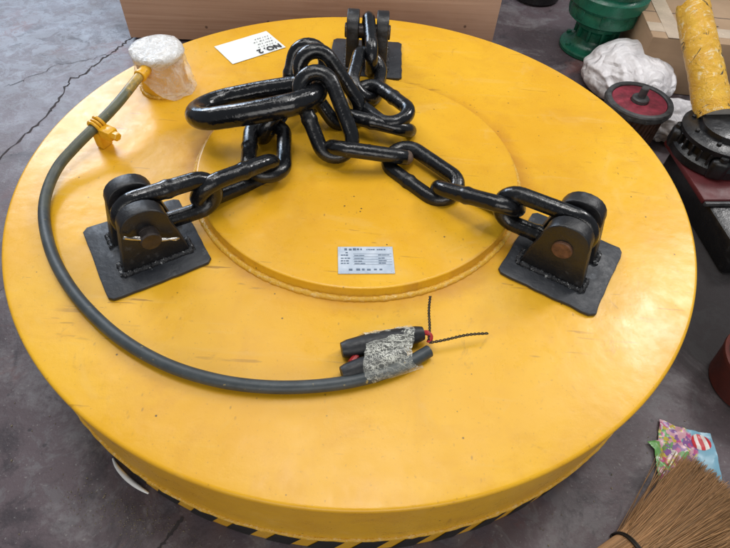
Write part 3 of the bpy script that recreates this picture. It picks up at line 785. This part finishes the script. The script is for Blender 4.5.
p0 = Vector((1.076, .440, HT - .060)); p1 = Vector((1.024, .780, HT + .120)); axv = (p1 - p0)
bm = bmesh.new(); Ls = axv.length; ad = axv.normalized()
prof = [(.0540 - .006 * i / 40 + .0004 * math.sin(i * 1.7), Ls * i / 40) for i in range(41)]
lathe_into(bm, prof, p0, 56, ad, close=False)
for v in bm.verts:
    t = (v.co - p0).dot(ad); q = v.co - p0 - ad * t; v.co += q.normalized() * (.0026 * noise.noise(v.co * 14) + .0010 * noise.noise(v.co * 60))
    if t > Ls - .002: v.co += ad * .012 * noise.noise(v.co * 40)
build('tape_sleeve', bm, M['yellowtape'], mo, smooth=50)
bm = bmesh.new(); lathe_into(bm, [(.045, .0), (.041, Ls - .012), (.037, Ls - .006), (0, Ls - .006)], p0, 40, ad); build('shaft', bm, M['sack_inner'], mo)

# red-brown pot
pc_ = Vector((.982, -.372, 0)); po = thing('red_pot', pc_, 'red brown round pot of dark dirt at the right edge of the floor', 'pot')
bm = bmesh.new(); lathe_into(bm, [(.085, .001), (.092, .006), (.104, .090), (.107, .096), (.107, .106), (.103, .109), (.098, .106), (.095, .09), (.090, .06)], pc_, 56, close=False); build('shell', bm, M['terracotta'], po)
bm = bmesh.new(); lathe_into(bm, [(.0925, .072), (.05, .078), (0, .076)], pc_, 40, close=False)
for v in bm.verts: v.co.z += .006 * noise.noise(v.co * 40)
build('dirt_fill', bm, M['dirt'], po)

# printed wrapper
wr = thing('sweet_wrapper', (.765, -.55, 0), 'crumpled colourful printed wrapper with a blue end lying under the broom tips', 'wrapper')
def in_poly(x, y, P):
    s = False
    for (x0, y0), (x1, y1) in zip(P, P[1:] + P[:1]):
        if (y0 > y) != (y1 > y) and x < (x1 - x0) * (y - y0) / (y1 - y0) + x0: s = not s
    return s
WP = [(.735, -.478), (.788, -.500), (.842, -.505), (.838, -.55), (.828, -.64), (.75, -.66), (.69, -.632), (.700, -.552), (.690, -.535), (.716, -.530)]
bm = bmesh.new(); st = .004; vs = {}
def wz(x, y): return .006 + .006 * noise.noise(Vector((x * 26, y * 26, 1))) + .003 * noise.noise(Vector((x * 70, y * 70, 4)))
bf = bmesh.new(); f = bf.faces.new([bf.verts.new((x, y, 0)) for x, y in WP])
bmesh.ops.triangulate(bf, faces=[f])
bmesh.ops.subdivide_edges(bf, edges=bf.edges, cuts=14, use_grid_fill=True)
for v in bf.verts: v.co.z = wz(v.co.x, v.co.y)
ret = bmesh.ops.solidify(bf, geom=list(bf.faces), thickness=.001)
merge(bm, bf); build('sheet', bm, M['wrapper'], wr, smooth=60, org=(.765, -.55, 0))
for kk, mat in ((0, 'wrap_red'), (1, 'wrap_white')):
    bm = bmesh.new(); cx, cy, rr = .812, -.528, .021
    for s in range(5):
        if s % 2 != kk: continue
        x0 = -rr + 2 * rr * s / 5; x1 = x0 + 2 * rr / 5; n = 5; top, bot = [], []
        for i in range(n + 1):
            x = x0 + (x1 - x0) * i / n; h = math.sqrt(max(0, rr * rr - x * x)) * .85 + .001
            col_ = [bm.verts.new((cx + x, cy - h + 2 * h * j / 6, wz(cx + x, cy - h + 2 * h * j / 6) + .0016)) for j in range(7)]
            if i:
                for j in range(6): bm.faces.new((prev[j], col_[j], col_[j + 1], prev[j + 1]))
            prev = col_
    build('striped_badge', bm, M[mat], wr, smooth=60)

# white strip, grit
bm = bmesh.new()
sp_ = spline([(-.464, -.656, .004), (-.450, -.672, .006), (-.430, -.688, .008), (-.408, -.702, .008), (-.386, -.713, .006), (-.369, -.720, .004)], 8)
tube_into(bm, sp_, [.0018 + .0036 * math.sin(math.pi * i / (len(sp_) - 1)) for i in range(len(sp_))], 10)
tag(build('plastic_strip', bm, M['plastic_white'], smooth=60, org=(-.42, -.70, 0)), 'thin white bowed plastic strip on the floor against the magnet side at lower left', 'strip')
bm = bmesh.new(); rng = random.Random(21)
for k in range(420):
    x = rng.gauss(-.395, .075); y = -.765 - .25 * (x + .395) + rng.gauss(0, .020); s = rng.uniform(.0004, .0014)
    if math.hypot(x, y) < .815: continue
    m = Matrix.Translation((x, y, s * .5)) @ Matrix.Rotation(rng.uniform(0, 6), 4, 'Z') @ Matrix.Diagonal((s, s * rng.uniform(.6, 1.4), s * .7, 1))
    b2 = bmesh.new(); bmesh.ops.create_icosphere(b2, subdivisions=1, radius=1); bmesh.ops.transform(b2, matrix=m, verts=b2.verts); merge(bm, b2)
for k in range(160):
    x = rng.uniform(-.75, .8); y = rng.uniform(-.9, -.45); s = rng.uniform(.0008, .0022)
    if math.hypot(x, y) < .83: continue
    m = Matrix.Translation((x, y, s * .5)) @ Matrix.Diagonal((s, s * rng.uniform(.6, 1.4), s * .7, 1))
    b2 = bmesh.new(); bmesh.ops.create_icosphere(b2, subdivisions=1, radius=1); bmesh.ops.transform(b2, matrix=m, verts=b2.verts); merge(bm, b2)
tag(build('grit', bm, M['grit'], smooth=0), 'yellowish grit and crumbs scattered on the floor in front of the magnet', 'grit', kind='stuff')

# ------------------------------------------------------------------ broom
br = thing('straw_broom', (.62, -.80, 0), 'straw broom head lying on the floor at the lower right with bristles fanned out', 'broom')
rng = random.Random(31)
BAX = R(27); BS = Vector((math.sin(BAX), -math.cos(BAX), 0)); BC = Vector((.565, -.737, 0)) + BS * .060
def straws(nm, count, z0, spread, zt):
    verts, faces, tone = [], [], []
    for k in range(count):
        q = rng.uniform(-1, 1); hgt = rng.random()
        clump = round(q * 15) / 15 + rng.gauss(0, .02)
        q2 = .5 * q + .5 * clump
        L = .285 * (1 - .10 * max(0, q2) + .04 * noise.noise(Vector((q2 * 4, 0, 7)))) * rng.uniform(.84, 1.0)
        ang = BAX - R(13) * q2 + R(rng.gauss(0, 1.8 if rng.random() < .9 else 6)); bend = R(7 + 9 * q2 + rng.gauss(0, 5))
        zs = .010 + .050 * hgt * math.sqrt(max(0, 1 - q * q)) + .004
        P = []; p = BC - Vector((math.cos(BAX), math.sin(BAX), 0)) * .15 + BS * q * .046; p2 = BC + BS * q * .058
        P.append(Vector((p.x, p.y, zs * .8 + .004))); P.append(Vector(((p.x + p2.x) / 2, (p.y + p2.y) / 2, zs * .9 + .004)))
        for i in range(8):
            t = i / 7; aa = ang + bend * t * t
            P.append(Vector((p2.x, p2.y, max(.004, zs * (1 - .35 * t) + .006 * math.sin(t * 4 + q * 7) * t - .010 * t * t))))
            p2 = p2 + Vector((math.cos(aa), math.sin(aa), 0)) * (L / 7) + BS * rng.gauss(0, .0006)
        r = rng.uniform(.0006, .0013); tn = rng.random(); dk = rng.choice((1, 1, .85, .6))
        c = [x * dk for x in ((.32 + .17 * tn), (.172 + .095 * tn), (.066 + .045 * tn))]
        b0 = len(verts)
        for i, p in enumerate(P):
            tn_ = (P[min(i + 1, 9)] - P[max(i - 1, 0)]).normalized(); s1 = tn_.cross(Vector((0, 0, 1))).normalized(); s2 = s1.cross(tn_); rr = r * (1 - .5 * i / 9)
            for j in range(3):
                a = 2 * math.pi * j / 3; verts.append(p + (s1 * math.cos(a) + s2 * math.sin(a)) * rr); tone.append((*c, 1))
        for i in range(9):
            for j in range(3): faces.append((b0 + i * 3 + j, b0 + i * 3 + (j + 1) % 3, b0 + (i + 1) * 3 + (j + 1) % 3, b0 + (i + 1) * 3 + j))
    me = bpy.data.meshes.new(nm); me.from_pydata([v - br.location for v in verts], [], faces)
    at = me.color_attributes.new('tone', 'FLOAT_COLOR', 'POINT')
    at.data.foreach_set('color', [x for t in tone for x in t])
    me.materials.append(M['straw']); o = bpy.data.objects.new(nm, me); col.objects.link(o); o.parent = br
    for p in me.polygons: p.use_smooth = True
straws('bristles', 6200, .02, .1, .012)
# binding wire and handle stub
axn = Vector((math.cos(BAX), math.sin(BAX), 0)); base = BC - axn * .15
bm = bmesh.new(); pts = []
for k in range(60):
    a = 2 * math.pi * k / 60; pts.append(BC + BS * (.0615 * math.cos(a)) + axn * .003 * math.sin(3 * a) + Vector((0, 0, .004 + (.064 * math.sin(a) if math.sin(a) > 0 else 0))))
tube_into(bm, pts, .0026, 6, closed=True); tube_into(bm, [p + axn * .004 + Vector((0, 0, .001)) for p in pts], .0024, 6, closed=True); build('binding_wire', bm, M['rope'], br, smooth=60)
bm = bmesh.new(); tube_into(bm, [base - axn * .7 + Vector((0, 0, .03)), base - axn * .3 + Vector((0, 0, .03)), base + axn * .02 + Vector((0, 0, .03))], .020, 16); build('handle', bm, mat_simple('bamboo', (.30, .19, .09), .5), br, smooth=60)
